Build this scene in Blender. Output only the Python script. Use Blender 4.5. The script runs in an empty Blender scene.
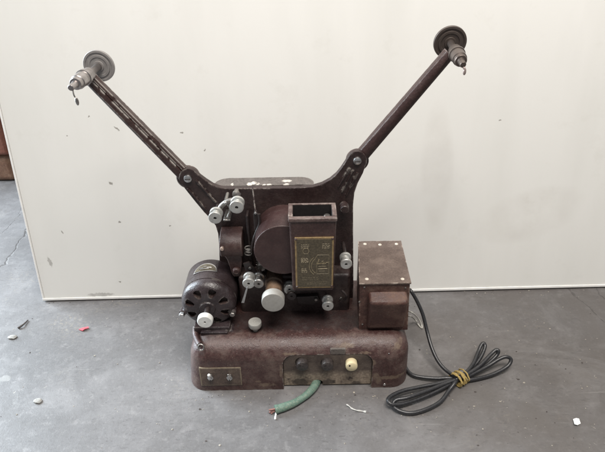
import bpy, bmesh, math, random
from mathutils import Vector, Matrix
random.seed(7)
S = bpy.context.scene
C = S.collection
PI = math.pi

# ------------------------------------------------------------------ camera
F, CX, CY = 525.0, 302.5, 226.0
PITCH, H, ROLL = math.radians(32), .694, math.radians(1.0)
def ray(px, py):
    u = (px-CX)/F; v = (py-CY)/F
    c, s = math.cos(ROLL), math.sin(ROLL)
    u, v = c*u-s*v, s*u+c*v
    return (u, math.cos(PITCH)-v*math.sin(PITCH), -math.sin(PITCH)-v*math.cos(PITCH))
def AY(px, py, Y):
    d = ray(px, py); t = Y/d[1]; return Vector((d[0]*t, Y, H+d[2]*t))
def AZ(px, py, Z):
    d = ray(px, py); t = (Z-H)/d[2]; return Vector((d[0]*t, d[1]*t, Z))
cam = bpy.data.cameras.new('camera'); co = bpy.data.objects.new('camera', cam); C.objects.link(co)
cam.sensor_fit = 'HORIZONTAL'; cam.sensor_width = 36; cam.lens = 36*F/605
cam.clip_start = .02; cam.clip_end = 100
co.matrix_world = Matrix.Translation((0, 0, H)) @ Matrix.Rotation(PI/2-PITCH, 4, 'X') @ Matrix.Rotation(-ROLL, 4, 'Z')
S.camera = co

# ------------------------------------------------------------------ materials
class NT:
    def __init__(s, name):
        s.m = bpy.data.materials.new(name); s.m.use_nodes = True
        s.t = s.m.node_tree; s.t.nodes.clear()
        s.out = s.t.nodes.new('ShaderNodeOutputMaterial')
        s.b = s.t.nodes.new('ShaderNodeBsdfPrincipled')
        s.t.links.new(s.b.outputs[0], s.out.inputs[0])
    def n(s, typ, **kw):
        nd = s.t.nodes.new('ShaderNode'+typ)
        for k, v in kw.items(): setattr(nd, k, v)
        return nd
    def put(s, sock, v):
        if hasattr(v, 'is_output') or isinstance(v, bpy.types.NodeSocket): s.t.links.new(v, sock)
        elif isinstance(v, (tuple, list)) and len(v) == 3 and sock.type == 'RGBA': sock.default_value = (*v, 1)
        else: sock.default_value = v
    def math(s, op, a, b=None, c=None, clamp=False):
        nd = s.n('Math', operation=op, use_clamp=clamp); s.put(nd.inputs[0], a)
        if b is not None: s.put(nd.inputs[1], b)
        if c is not None: s.put(nd.inputs[2], c)
        return nd.outputs[0]
    def vm(s, op, a, b=None, out=0):
        nd = s.n('VectorMath', operation=op); s.put(nd.inputs[0], a)
        if b is not None: s.put(nd.inputs[3 if op == 'SCALE' else 1], b)
        return nd.outputs[out]
    def mix(s, f, a, b):
        nd = s.n('Mix', data_type='RGBA'); s.put(nd.inputs[0], f); s.put(nd.inputs[6], a); s.put(nd.inputs[7], b)
        return nd.outputs[2]
    def pos(s):
        return s.n('NewGeometry').outputs['Position']
    def noise(s, vec, scale, detail=3, rough=.55, dist=0):
        nd = s.n('TexNoise'); s.put(nd.inputs['Vector'], vec)
        nd.inputs['Scale'].default_value = scale; nd.inputs['Detail'].default_value = detail
        nd.inputs['Roughness'].default_value = rough; nd.inputs['Distortion'].default_value = dist
        return nd.outputs['Fac']
    def noisec(s, vec, scale, detail=3):
        nd = s.n('TexNoise'); s.put(nd.inputs['Vector'], vec)
        nd.inputs['Scale'].default_value = scale; nd.inputs['Detail'].default_value = detail
        return nd.outputs['Color']
    def step(s, v, lo, hi):
        nd = s.n('MapRange'); s.put(nd.inputs[0], v); nd.inputs[1].default_value = lo; nd.inputs[2].default_value = hi
        return nd.outputs[0]
    def scaled(s, vec, x, y, z):
        return s.vm('MULTIPLY', vec, (x, y, z))
    def bump(s, h, strength=.2, dist=.001):
        nd = s.n('Bump'); nd.inputs['Strength'].default_value = strength; nd.inputs['Distance'].default_value = dist
        s.put(nd.inputs['Height'], h); s.put(s.b.inputs['Normal'], nd.outputs[0])
    def edge(s, r=.0018):
        bv = s.n('Bevel', samples=6); bv.inputs['Radius'].default_value = r
        g = s.n('NewGeometry').outputs['Normal']
        return s.math('SUBTRACT', 1.0, s.vm('DOT_PRODUCT', bv.outputs[0], g, 1))
    def spot(s, p, c, rx, ry, plane='xz', ang=0):
        """soft ellipse mask, centred at c (world), half sizes rx, ry in the plane"""
        d = s.vm('SUBTRACT', p, tuple(c))
        sx = s.n('SeparateXYZ'); s.put(sx.inputs[0], d)
        a = sx.outputs[0]; b = sx.outputs[2 if plane == 'xz' else 1]
        ca, sa = math.cos(ang), math.sin(ang)
        u = s.math('ADD', s.math('MULTIPLY', a, ca/rx), s.math('MULTIPLY', b, sa/rx))
        v = s.math('ADD', s.math('MULTIPLY', a, -sa/ry), s.math('MULTIPLY', b, ca/ry))
        q = s.math('ADD', s.math('MULTIPLY', u, u), s.math('MULTIPLY', v, v))
        return s.step(q, 1.25, .6)
    def seg(s, p, a, b, w):
        """thin line mask on the floor from a to b"""
        a = Vector((a[0], a[1], 0)); b = Vector((b[0], b[1], 0)); ba = b-a
        pa = s.vm('SUBTRACT', p, tuple(a))
        h = s.math('DIVIDE', s.vm('DOT_PRODUCT', pa, tuple(ba), 1), ba.dot(ba), clamp=True)
        sc = s.n('VectorMath', operation='SCALE'); sc.inputs[0].default_value = ba; s.put(sc.inputs[3], h)
        d = s.vm('LENGTH', s.vm('SUBTRACT', pa, sc.outputs[0]), None, 1)
        return s.step(d, w, w*.4)
    def mx(s, *ms):
        r = ms[0]
        for m in ms[1:]: r = s.math('MAXIMUM', r, m)
        return r

def paint(name, base, dust=(.20, .165, .14), dust_amt=.35, chip=(.30, .27, .24), chip_amt=.5, rough=.42, fine=900, spots=None, chip_lo=.50, grain=.42, spotamt=.85, stains=None, spotcol=(.62, .57, .50)):
    k = NT(name); p = k.pos()
    big = k.noise(p, 26, 4); mid = k.noise(p, 120, 4); fn = k.noise(p, fine, 2)
    col = k.mix(k.step(big, .35, .68), tuple(c*.82 for c in base), tuple(c*1.18 for c in base))
    gr = k.noise(p, 330, 3, .65)
    col = k.mix(k.math('MULTIPLY', k.step(gr, .50, .66), grain), col, tuple(min(1, c*1.55+.004) for c in base))
    col = k.mix(k.math('MULTIPLY', k.step(gr, .50, .36), grain), col, tuple(c*.55 for c in base))
    dm = k.math('MULTIPLY', k.step(k.math('ADD', k.math('MULTIPLY', big, .6), k.math('MULTIPLY', mid, .4)), .46, .68), dust_amt)
    col = k.mix(dm, col, dust)
    sp = k.step(k.noise(p, 420, 2), .71, .75)
    col = k.mix(k.math('MULTIPLY', sp, .55*min(1, dust_amt*2)), col, (.34, .30, .26))
    if chip_amt:
        e = k.step(k.edge(.0034), .012, .06)
        e = k.math('MULTIPLY', k.math('MULTIPLY', e, k.step(k.noise(p, 75, 4), chip_lo, chip_lo+.08)), chip_amt)
        col = k.mix(e, col, chip)
    if stains:
        pd = k.vm('ADD', p, k.scaled(k.vm('SUBTRACT', k.noisec(p, 60), (.5, .5, .5)), .03, .03, .03))
        m = k.mx(*[k.spot(pd, *a) for a in stains])
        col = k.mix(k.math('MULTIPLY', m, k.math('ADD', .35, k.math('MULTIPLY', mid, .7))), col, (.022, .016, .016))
    if spots:
        pd = k.vm('ADD', p, k.scaled(k.vm('SUBTRACT', k.noisec(p, 260), (.5, .5, .5)), .006, .006, .006))
        m = k.mx(*[k.spot(pd, *a) for a in spots])
        col = k.mix(k.math('MULTIPLY', k.math('MULTIPLY', m, spotamt), k.step(k.noise(p, 110, 4), .30, .50)), col, spotcol)
    k.put(k.b.inputs['Base Color'], col)
    k.put(k.b.inputs['Roughness'], k.math('ADD', k.math('MULTIPLY', dm, .6), k.math('ADD', rough-.08, k.math('MULTIPLY', mid, .16))))
    k.bump(k.math('ADD', k.math('MULTIPLY', fn, .5), gr), .45, .0012)
    return k.m

def metal(name, col, rough=.35, metallic=.9, dirt=.35, dcol=(.12, .10, .085)):
    k = NT(name); p = k.pos()
    a = k.noise(p, 160, 4); b = k.noise(p, 900, 2)
    k.put(k.b.inputs['Base Color'], k.mix(k.math('MULTIPLY', k.step(a, .42, .68), dirt), col, dcol))
    k.b.inputs['Metallic'].default_value = metallic
    k.put(k.b.inputs['Roughness'], k.math('ADD', rough-.1, k.math('MULTIPLY', a, .25)))
    k.bump(b, .12, .0004)
    return k.m

def plain(name, col, rough=.5, var=.25, scale=200, bump=.15, spec=.5):
    k = NT(name); p = k.pos()
    a = k.noise(p, scale, 4)
    k.put(k.b.inputs['Base Color'], k.mix(k.step(a, .3, .7), tuple(c*(1-var) for c in col), tuple(c*(1+var) for c in col)))
    k.b.inputs['Specular IOR Level'].default_value = spec
    k.b.inputs['Roughness'].default_value = rough
    k.bump(k.noise(p, scale*4, 2), bump, .0005)
    return k.m

MAROON = (.052, .026, .023)
Yp = .72
zt_plate = AY(260, 188, Yp).z
M = {}
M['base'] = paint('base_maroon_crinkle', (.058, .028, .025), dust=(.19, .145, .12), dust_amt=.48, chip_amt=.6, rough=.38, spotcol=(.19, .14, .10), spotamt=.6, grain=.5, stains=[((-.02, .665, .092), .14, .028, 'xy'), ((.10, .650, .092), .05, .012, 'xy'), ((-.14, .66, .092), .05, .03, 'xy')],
    spots=[(AY(392, 377, .60), .026, .004, 'xz', .03), (AY(377, 378, .60), .006, .014, 'xz', .3), (AY(281, 372, .60), .0025, .014, 'xz'), (AY(372, 362, .602), .006, .008, 'xz', .5), (AY(398, 350, .603), .010, .005, 'xz', .4), (AY(267, 384, .60), .014, .004, 'xz'), (AY(258, 381, .6), .005, .0025, 'xz'), (AY(345, 349, .605), .016, .003, 'xz'), (AY(365, 353, .605), .010, .0025, 'xz'), (AY(290, 354, .605), .012, .002, 'xz')])
M['maroon'] = paint('maroon_enamel', MAROON, dust_amt=.22, chip_amt=.55)
M['plate'] = paint('plate_dark_maroon', (.029, .016, .015), dust_amt=.10, chip_amt=.7)
M['arm'] = paint('arm_brown_enamel', (.044, .023, .020), dust_amt=.10, chip=(.48, .44, .40), chip_amt=.9, rough=.33, chip_lo=.43)
M['arm2'] = paint('arm_dark_enamel', (.040, .020, .018), dust_amt=.08, chip=(.34, .28, .25), chip_amt=.5, rough=.33, chip_lo=.52)
M['drum'] = paint('drum_maroon', (.046, .023, .022), dust_amt=.08, grain=.2, chip_amt=.25, rough=.36)
M['lamp'] = paint('lamp_house_maroon', (.046, .023, .021), dust=(.26, .19, .16), dust_amt=.14, chip=(.36, .29, .26), chip_amt=.85)
M['motor'] = paint('motor_brown_black', (.028, .019, .020), dust=(.17, .15, .16), dust_amt=.14, chip_amt=.3, rough=.30, fine=600)
M['box'] = paint('transformer_maroon', (.066, .029, .023), dust=(.23, .155, .115), dust_amt=.48, chip=(.42, .32, .26), chip_amt=.85, rough=.5)
M['boxlid'] = paint('transformer_lid_dusty', (.098, .068, .056), dust=(.20, .16, .135), dust_amt=.55, chip=(.48, .41, .35), chip_amt=.9, rough=.55)
zr = zt_plate
rear_spots = [(AZ(232, 184, zr), .002, .005, 'xy'), (AZ(249.5, 184, zr), .004, .007, 'xy'), (AZ(254, 182.5, zr), .0045, .005, 'xy'), (AZ(258, 183.5, zr), .003, .004, 'xy'),
              (AZ(264, 184.5, zr), .003, .003, 'xy'), (AZ(269, 184.5, zr), .004, .0035, 'xy'), (AZ(287, 180.5, zr), .008, .004, 'xy'), (AZ(286.5, 184.5, zr), .0045, .005, 'xy')]
M['rear'] = paint('rear_housing_dusty', (.105, .088, .078), dust=(.17, .15, .135), dust_amt=.5, chip_amt=.4, rough=.6, spots=rear_spots)
M['dark'] = plain('black_greasy_metal', (.024, .017, .016), .45, .4, 150)
M['hole'] = plain('dark_inside', (.012, .010, .010), .8, .3)
M['case'] = paint('gear_case_dark', (.032, .019, .018), dust_amt=.25, chip_amt=.3)
M['white'] = metal('pale_aluminium', (.52, .52, .50), .36, .6, .55, (.30, .28, .25))
M['knobwhite'] = plain('white_plastic', (.66, .66, .63), .45, .12, 120)
M['cap'] = metal('cap_frosted_aluminium', (.42, .41, .38), .5, .35, .5, (.33, .31, .28))
M['silver'] = metal('nickel', (.62, .61, .60), .30, 1.0, .30)
M['steel'] = metal('dull_steel', (.36, .34, .32), .38, .95, .45)
M['brass'] = metal('aged_brass', (.46, .33, .17), .40, .75, .55, (.16, .11, .07))
M['rust'] = paint('rusty_barrel', (.085, .055, .040), dust=(.24, .15, .085), dust_amt=.7, chip_amt=.4, rough=.6)
M['olive'] = plain('etched_olive_plate', (.082, .066, .042), .45, .35, 350)
M['etch'] = plain('etched_pale_brass', (.27, .22, .135), .45, .25, 350)
M['cream'] = plain('cream_plastic', (.70, .60, .38), .40, .08, 90)
M['bakelite'] = plain('black_bakelite', (.042, .034, .032), .45, .45, 260)
M['cable'] = plain('black_rubber', (.024, .024, .026), .32, .35, 300, .2)
M['twine'] = plain('yellow_twine', (.36, .26, .09), .7, .35, 500, .5)
M['wire'] = plain('pale_wire', (.42, .41, .37), .45, .2, 300)
M['copper'] = plain('frayed_copper_core', (.26, .13, .11), .6, .4, 500, .4)
M['paperwhite'] = plain('white_paper', (.78, .78, .76), .7, .05)
M['string'] = plain('grubby_string', (.52, .51, .48), .8, .2, 500, .4)
M['redplastic'] = plain('red_plastic', (.50, .07, .09), .4, .1)
M['stone'] = plain('grey_chip', (.30, .295, .28), .8, .2, 300, .4)
M['twig'] = plain('dark_twig', (.06, .05, .045), .8, .3, 300, .4)
M['grit'] = plain('pale_grit', (.29, .265, .225), .85, .5, 60, .3)
M['disc'] = metal('grey_plastic_disc', (.27, .255, .245), .45, .1, .3, (.13, .12, .11))
M['discdark'] = metal('dark_brown_disc', (.085, .066, .057), .45, .2, .3, (.10, .085, .075))

# grimy recessed panel: dark with tan dust lying in the lower part
def grime():
    k = NT('grimy_recess_panel'); p = k.pos()
    a = k.noise(p, 60, 5, .65); b = k.noise(p, 260, 3); c = k.noise(p, 700, 2)
    col = k.mix(k.step(a, .35, .65), (.056, .040, .034), (.122, .094, .076))
    sx = k.n('SeparateXYZ'); k.put(sx.inputs[0], p)
    low = k.step(k.math('ADD', sx.outputs[2], k.math('MULTIPLY', k.math('SUBTRACT', a, .5), .035)), .036, .027)
    tan = k.mix(k.step(b, .35, .7), (.19, .147, .11), (.34, .275, .21))
    col = k.mix(k.math('MULTIPLY', low, k.step(a, .32, .46)), col, tan)
    col = k.mix(k.step(c, .66, .72), col, (.28, .24, .19))
    pd = k.vm('ADD', p, k.scaled(k.vm('SUBTRACT', k.noisec(p, 120), (.5, .5, .5)), .012, .012, .012))
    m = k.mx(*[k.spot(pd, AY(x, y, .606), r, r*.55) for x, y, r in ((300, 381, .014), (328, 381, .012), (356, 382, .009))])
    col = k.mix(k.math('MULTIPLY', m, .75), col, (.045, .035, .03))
    k.put(k.b.inputs['Base Color'], col); k.b.inputs['Roughness'].default_value = .75
    k.bump(b, .4, .0008); return k.m
M['grime'] = grime()

def hose():
    k = NT('green_hose'); p = k.pos()
    a = k.noise(p, 140, 4); w = k.noise(p, 500, 3)
    col = k.mix(k.step(a, .35, .65), (.085, .155, .120), (.140, .215, .172))
    col = k.mix(k.math('MULTIPLY', k.step(w, .50, .68), .6), col, (.28, .29, .22))
    k.put(k.b.inputs['Base Color'], col); k.b.inputs['Roughness'].default_value = .6
    k.bump(w, .5, .0008); return k.m
M['green'] = hose()

def panel_mat():
    k = NT('white_painted_panel'); p = k.pos()
    a = k.noise(p, 1.6, 3); st = k.noise(k.scaled(p, 9, 9, 1.2), 1, 4); f = k.noise(p, 240, 2)
    col = k.mix(k.step(a, .3, .7), (.775, .77, .732), (.83, .822, .785))
    col = k.mix(k.math('MULTIPLY', k.step(st, .45, .75), .30), col, (.66, .655, .61))
    sm = k.noise(p, 14, 5, .7)
    col = k.mix(k.math('MULTIPLY', k.step(sm, .58, .8), .25), col, (.60, .58, .52))
    pd = k.vm('ADD', p, k.scaled(k.vm('SUBTRACT', k.noisec(p, 150), (.5, .5, .5)), .008, .008, .008))
    Ypan = .86
    def at(px, py):
        # point on the leaning face
        d = Vector(ray(px, py)); n = PN; t = (PB-Vector((0, 0, H))).dot(n)/d.dot(n); return Vector((0, 0, H))+d*t
    ms = []
    for x, y, rx, rz, an in ((116.6, 128.5, .006, .0017, -.7), (67, 136, .002, .0015, 0), (110.6, 183, .004, .0018, -.9), (89, 116.5, .002, .0015, .4),
                             (182, 133, .0022, .0016, 0), (120, 222, .0035, .0018, .6), 
                             (62, 232, .0016, .004, .2), (170, 226, .002, .0015, 0), (505, 297, .002, .002, 0), (205, 150, .0015, .0015, 0), (120, 282, .003, .0015, .3),
                             (500, 120, .002, .0015, 0), ):
        ms.append(k.spot(pd, at(x, y), rx, rz, 'xz', an))
    col = k.mix(k.math('MULTIPLY', k.mx(*ms), .78), col, (.22, .20, .17))
    sm1 = k.mx(k.spot(p, at(437, 172), .030, .12, 'xz', .06), k.spot(p, at(530, 215), .10, .05, 'xz', .3))
    col = k.mix(k.math('MULTIPLY', k.math('MULTIPLY', sm1, k.step(k.noise(p, 18, 4), .25, .75)), .22), col, (.50, .46, .41))
    m2 = k.mx(k.spot(pd, at(101, 294.5), .027, .0042, 'xz', .02), k.spot(pd, at(50, 262), .003, .012, 'xz', .2))
    col = k.mix(k.math('MULTIPLY', m2, k.math('ADD', .25, k.math('MULTIPLY', k.noise(p, 90, 3), .5))), col, (.24, .22, .20))
    k.put(k.b.inputs['Base Color'], col)
    k.put(k.b.inputs['Roughness'], k.math('ADD', .38, k.math('MULTIPLY', sm, .2)))
    k.bump(k.math('ADD', k.math('MULTIPLY', f, .3), a), .08, .002)
    return k.m

def floor_mat():
    k = NT('worn_grey_concrete'); p = k.pos()
    a = k.noise(p, 2.2, 5, .6); b = k.noise(p, 9, 6, .65, .4); c = k.noise(p, 60, 5, .7); f = k.noise(p, 420, 3)
    col = k.mix(k.step(a, .36, .64), (.102, .098, .098), (.166, .160, .161))
    col = k.mix(k.math('MULTIPLY', k.step(b, .48, .66), .6), col, (.088, .082, .080))
    col = k.mix(k.math('MULTIPLY', k.step(b, .47, .33), .42), col, (.235, .228, .228))
    col = k.mix(k.math('MULTIPLY', k.step(c, .55, .68), .38), col, (.075, .070, .068))
    col = k.mix(k.math('MULTIPLY', k.step(c, .45, .32), .28), col, (.29, .28, .275))
    f2 = k.noise(p, 230, 4, .7)
    col = k.mix(k.math('MULTIPLY', k.step(f2, .56, .72), .28), col, (.07, .065, .063))
    col = k.mix(k.math('MULTIPLY', k.step(f2, .44, .30), .18), col, (.32, .31, .30))
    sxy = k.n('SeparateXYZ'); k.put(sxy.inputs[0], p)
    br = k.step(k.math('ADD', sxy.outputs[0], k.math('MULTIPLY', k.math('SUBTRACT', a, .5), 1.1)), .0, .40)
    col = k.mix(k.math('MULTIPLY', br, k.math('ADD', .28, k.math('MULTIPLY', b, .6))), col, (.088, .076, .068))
    # tan grime patches, thin scratches, pale flecks
    g = k.math('MULTIPLY', k.step(k.noise(k.vm('ADD', p, (3.1, 1.7, 0)), 7, 5, .6), .56, .70), k.step(k.noise(p, 170, 4, .7), .50, .66))
    col = k.mix(k.math('MULTIPLY', g, .35), col, (.34, .29, .21))
    for ang, sc, of in ((.35, 1, 0), (-.5, 1, 4), (1.3, 1, 9)):
        mp = k.n('Mapping'); k.put(mp.inputs[0], p); mp.inputs['Rotation'].default_value[2] = ang; mp.inputs['Location'].default_value = (of, of, 0)
        mp.inputs['Scale'].default_value = (4, 170, 1)
        s = k.noise(mp.outputs[0], 1, 2); s2 = k.noise(k.vm('ADD', p, (of, 0, of)), 5, 2)
        mk = k.math('MULTIPLY', k.step(s, .70, .76), k.step(s2, .48, .6))
        col = k.mix(k.math('MULTIPLY', mk, .22), col, (.36, .345, .33))
    for ang, sc, of in ((.75, 1, 2), (1.5, 1, 6), (-.8, 1, 13), (.2, 1, 21)):
        mp = k.n('Mapping'); k.put(mp.inputs[0], p); mp.inputs['Rotation'].default_value[2] = -ang; mp.inputs['Location'].default_value = (of, of, 0)
        mp.inputs['Scale'].default_value = (60, 190, 1)
        s = k.noise(mp.outputs[0], 1, 3, .6); s2 = k.noise(k.vm('ADD', p, (of, 3, of)), 6, 3)
        mk = k.math('MULTIPLY', k.step(s, .62, .67), k.step(s2, .42, .56))
        col = k.mix(k.math('MULTIPLY', mk, .42), col, (.060, .055, .055))
    fl = k.n('TexVoronoi'); k.put(fl.inputs['Vector'], k.vm('ADD', p, k.scaled(k.vm('SUBTRACT', k.noisec(p, 210), (.5, .5, .5)), .012, .012, 0))); fl.inputs['Scale'].default_value = 62
    flm = k.math('MULTIPLY', k.step(fl.outputs['Distance'], .10, .05), k.step(k.noise(p, 11, 3), .52, .60))
    col = k.mix(k.math('MULTIPLY', flm, .4), col, (.42, .39, .34))
    pd = k.vm('ADD', p, k.scaled(k.vm('SUBTRACT', k.noisec(p, 25, 4), (.5, .5, .5)), .035, .035, 0))
    def z(x, y): return AZ(x, y, 0)
    cr = []
    for pts, w in ((((567, 289), (582, 302), (598, 314), (606, 322)), .0022), (((596, 288), (602, 296), (607, 303)), .0018),
                   (((-8, 272), (5, 264), (12, 252), (24, 236), (30, 222)), .0035), (((0, 235), (14, 222), (26, 200)), .0012)):
        for q, r in zip(pts[:-1], pts[1:]): cr.append(k.seg(pd, z(*q), z(*r), w))
    cm = k.mx(*cr)
    col = k.mix(k.math('MULTIPLY', k.math('MULTIPLY', cm, k.step(c, .36, .52)), .75), col, (.055, .050, .047))
    ln = k.mx(k.seg(pd, z(0, 352), z(110, 330), .0016), k.seg(pd, z(20, 395), z(190, 338), .0014), k.seg(pd, z(500, 338), z(600, 322), .0012), k.seg(pd, z(430, 330), z(560, 342), .0012))
    col = k.mix(k.math('MULTIPLY', k.math('MULTIPLY', ln, k.step(c, .4, .6)), .5), col, (.11, .10, .10))
    st = k.mx(k.spot(pd, z(530, 415), .03, .03, 'xy'), k.spot(pd, z(415, 330), .05, .03, 'xy'), k.spot(pd, z(470, 395), .06, .03, 'xy'))
    col = k.mix(k.math('MULTIPLY', st, .35), col, (.10, .09, .082))
    sr = k.spot(pd, z(6, 378), .014, .008, 'xy')
    col = k.mix(k.math('MULTIPLY', sr, .2), col, (.50, .50, .47))
    wn = k.noise(k.vm('ADD', k.scaled(p, 1, 2.2, 1), (5.2, 2.4, 0)), 5, 6, .68, .6)
    col = k.mix(k.math('MULTIPLY', k.step(wn, .53, .66), .13), col, (.33, .325, .325))
    k.put(k.b.inputs['Base Color'], col)
    k.put(k.b.inputs['Roughness'], k.math('ADD', .28, k.math('MULTIPLY', k.math('ADD', b, c), .20)))
    h = k.math('SUBTRACT', k.math('ADD', k.math('MULTIPLY', c, .6), k.math('MULTIPLY', f, .35)), k.math('MULTIPLY', cm, 1.5))
    k.bump(h, .30, .0016)
    return k.m

# ------------------------------------------------------------------ mesh helpers
class B:
    def __init__(s): s.bm = bmesh.new()
    def add(s, t, mi=0):
        mp = {}
        for v in t.verts: mp[v] = s.bm.verts.new(v.co)
        for f in t.faces:
            try:
                nf = s.bm.faces.new([mp[v] for v in f.verts]); nf.material_index = mi
            except ValueError: pass
        t.free(); return s
    def _bev(s, t, bev, seg, only=None, ang=.5):
        if bev > 0:
            t.normal_update()
            es = [e for e in t.edges if len(e.link_faces) == 2 and e.calc_face_angle(0) > ang and (only is None or only(e))]
            bmesh.ops.bevel(t, geom=es, offset=bev, segments=seg, affect='EDGES', profile=.5, clamp_overlap=True)
    def box(s, a, b, bev=.001, seg=2, mi=0, taper=None, only=None):
        t = bmesh.new(); vs = []
        for z in (a[2], b[2]):
            for x, y in ((a[0], a[1]), (b[0], a[1]), (b[0], b[1]), (a[0], b[1])): vs.append(t.verts.new((x, y, z)))
        for q in ((3, 2, 1, 0), (4, 5, 6, 7), (0, 1, 5, 4), (1, 2, 6, 5), (2, 3, 7, 6), (3, 0, 4, 7)): t.faces.new([vs[i] for i in q])
        if taper: taper(vs)
        s._bev(t, bev, seg, only); return s.add(t, mi)
    def hexa(s, P, bev=.001, seg=2, mi=0):
        """eight corners: bottom ring (front-left, front-right, back-right, back-left) then top ring"""
        t = bmesh.new(); vs = [t.verts.new(p) for p in P]
        for q in ((3, 2, 1, 0), (4, 5, 6, 7), (0, 1, 5, 4), (1, 2, 6, 5), (2, 3, 7, 6), (3, 0, 4, 7)): t.faces.new([vs[i] for i in q])
        s._bev(t, bev, seg); return s.add(t, mi)
    def prism(s, pts, d, bev=.001, seg=2, mi=0):
        """closed outline (3-D points) pushed along vector d"""
        t = bmesh.new(); d = Vector(d)
        a = [t.verts.new(p) for p in pts]; b = [t.verts.new(Vector(p)+d) for p in pts]
        n = len(a); t.faces.new(a); t.faces.new(b[::-1])
        for i in range(n): t.faces.new((a[i], b[i], b[(i+1) % n], a[(i+1) % n]))
        bmesh.ops.recalc_face_normals(t, faces=t.faces)
        s._bev(t, bev, seg, ang=.9); return s.add(t, mi)
    def lathe(s, o, ax, prof, n=32, mi=0):
        """profile of (distance along axis, radius)"""
        o = Vector(o); ax = Vector(ax).normalized()
        u = ax.orthogonal().normalized(); w = ax.cross(u)
        t = bmesh.new(); rings = []
        for d, r in prof:
            c = o+ax*d
            if r < 1e-6: rings.append([t.verts.new(c)])
            else: rings.append([t.verts.new(c+(u*math.cos(2*PI*i/n)+w*math.sin(2*PI*i/n))*r) for i in range(n)])
        for p, q in zip(rings[:-1], rings[1:]):
            for i in range(n):
                j = (i+1) % n
                if len(p) == 1 and len(q) == 1: continue
                if len(p) == 1: t.faces.new((p[0], q[j], q[i]))
                elif len(q) == 1: t.faces.new((p[i], p[j], q[0]))
                else: t.faces.new((p[i], p[j], q[j], q[i]))
        for r in (rings[0], rings[-1]):
            if len(r) > 1: t.faces.new(r)
        bmesh.ops.recalc_face_normals(t, faces=t.faces)
        return s.add(t, mi)
    def cyl(s, a, b, r, r2=None, n=24, mi=0, e=None):
        a = Vector(a); b = Vector(b); L = (b-a).length; r2 = r if r2 is None else r2
        e = min(r, r2)*.15 if e is None else e
        return s.lathe(a, b-a, [(0, 0), (0, r-e), (e, r), (L-e, r2), (L, r2-e), (L, 0)], n, mi)
    def tube(s, pts, r, n=10, sub=6, mi=0, closed=False):
        pts = [Vector(p) for p in pts]
        if sub > 1 and len(pts) > 2:
            q = []
            m = len(pts)
            for i in range(m if closed else m-1):
                g = (lambda k: pts[k % m]) if closed else (lambda k: pts[max(0, min(m-1, k))])
                p0, p1, p2, p3 = g(i-1), g(i), g(i+1), g(i+2)
                for j in range(sub):
                    t = j/sub
                    q.append(.5*((2*p1)+(p2-p0)*t+(2*p0-5*p1+4*p2-p3)*t*t+(3*p1-p0-3*p2+p3)*t**3))
            if not closed: q.append(pts[-1])
            pts = q
        rr = r if callable(r) else (lambda f: r)
        t = bmesh.new(); rings = []; up = None; m = len(pts)
        for i, p in enumerate(pts):
            if closed: d = pts[(i+1) % m]-pts[i-1]
            else: d = pts[min(m-1, i+1)]-pts[max(0, i-1)]
            d.normalize()
            if up is None: up = d.orthogonal().normalized()
            up = (up-d*up.dot(d)).normalized(); w = d.cross(up); R = rr(i/max(1, m-1))
            rings.append([t.verts.new(p+(up*math.cos(2*PI*j/n)+w*math.sin(2*PI*j/n))*R) for j in range(n)])
        for i in range(m if closed else m-1):
            a, b = rings[i], rings[(i+1) % m]
            for j in range(n): t.faces.new((a[j], a[(j+1) % n], b[(j+1) % n], b[j]))
        if not closed: t.faces.new(rings[0][::-1]); t.faces.new(rings[-1])
        bmesh.ops.recalc_face_normals(t, faces=t.faces)
        return s.add(t, mi)
    def ball(s, c, r, sc=(1, 1, 1), mi=0, jit=0, sub=3):
        t = bmesh.new(); bmesh.ops.create_icosphere(t, subdivisions=sub, radius=r)
        for v in t.verts:
            k = 1+random.uniform(-jit, jit)
            v.co = Vector((v.co.x*sc[0]*k, v.co.y*sc[1]*k, v.co.z*sc[2]*k))+Vector(c)
        return s.add(t, mi)

WL = {}
def obj(name, b, mats, parent=None, ang=38, loc=None):
    me = bpy.data.meshes.new(name); b.bm.normal_update(); b.bm.to_mesh(me); b.bm.free()
    o = bpy.data.objects.new(name, me); C.objects.link(o)
    for m in (mats if isinstance(mats, (list, tuple)) else [mats]): me.materials.append(m)
    vs = me.vertices
    if loc is None:
        lo = [min(v.co[i] for v in vs) for i in range(3)]; hi = [max(v.co[i] for v in vs) for i in range(3)]
        loc = Vector([(lo[0]+hi[0])/2, (lo[1]+hi[1])/2, (lo[2]+hi[2])/2 if parent else lo[2]])
    loc = Vector(loc); me.transform(Matrix.Translation(-loc))
    WL[o.name] = loc
    o.location = loc-(WL[parent.name] if parent else Vector())
    if parent: o.parent = parent
    finish(me, ang)
    w = o.modifiers.new('weighted_normal', 'WEIGHTED_NORMAL'); w.keep_sharp = True
    return o
def finish(me, ang=38):
    me.polygons.foreach_set('use_smooth', [True]*len(me.polygons)); me.set_sharp_from_angle(angle=math.radians(ang)); me.update()
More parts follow.
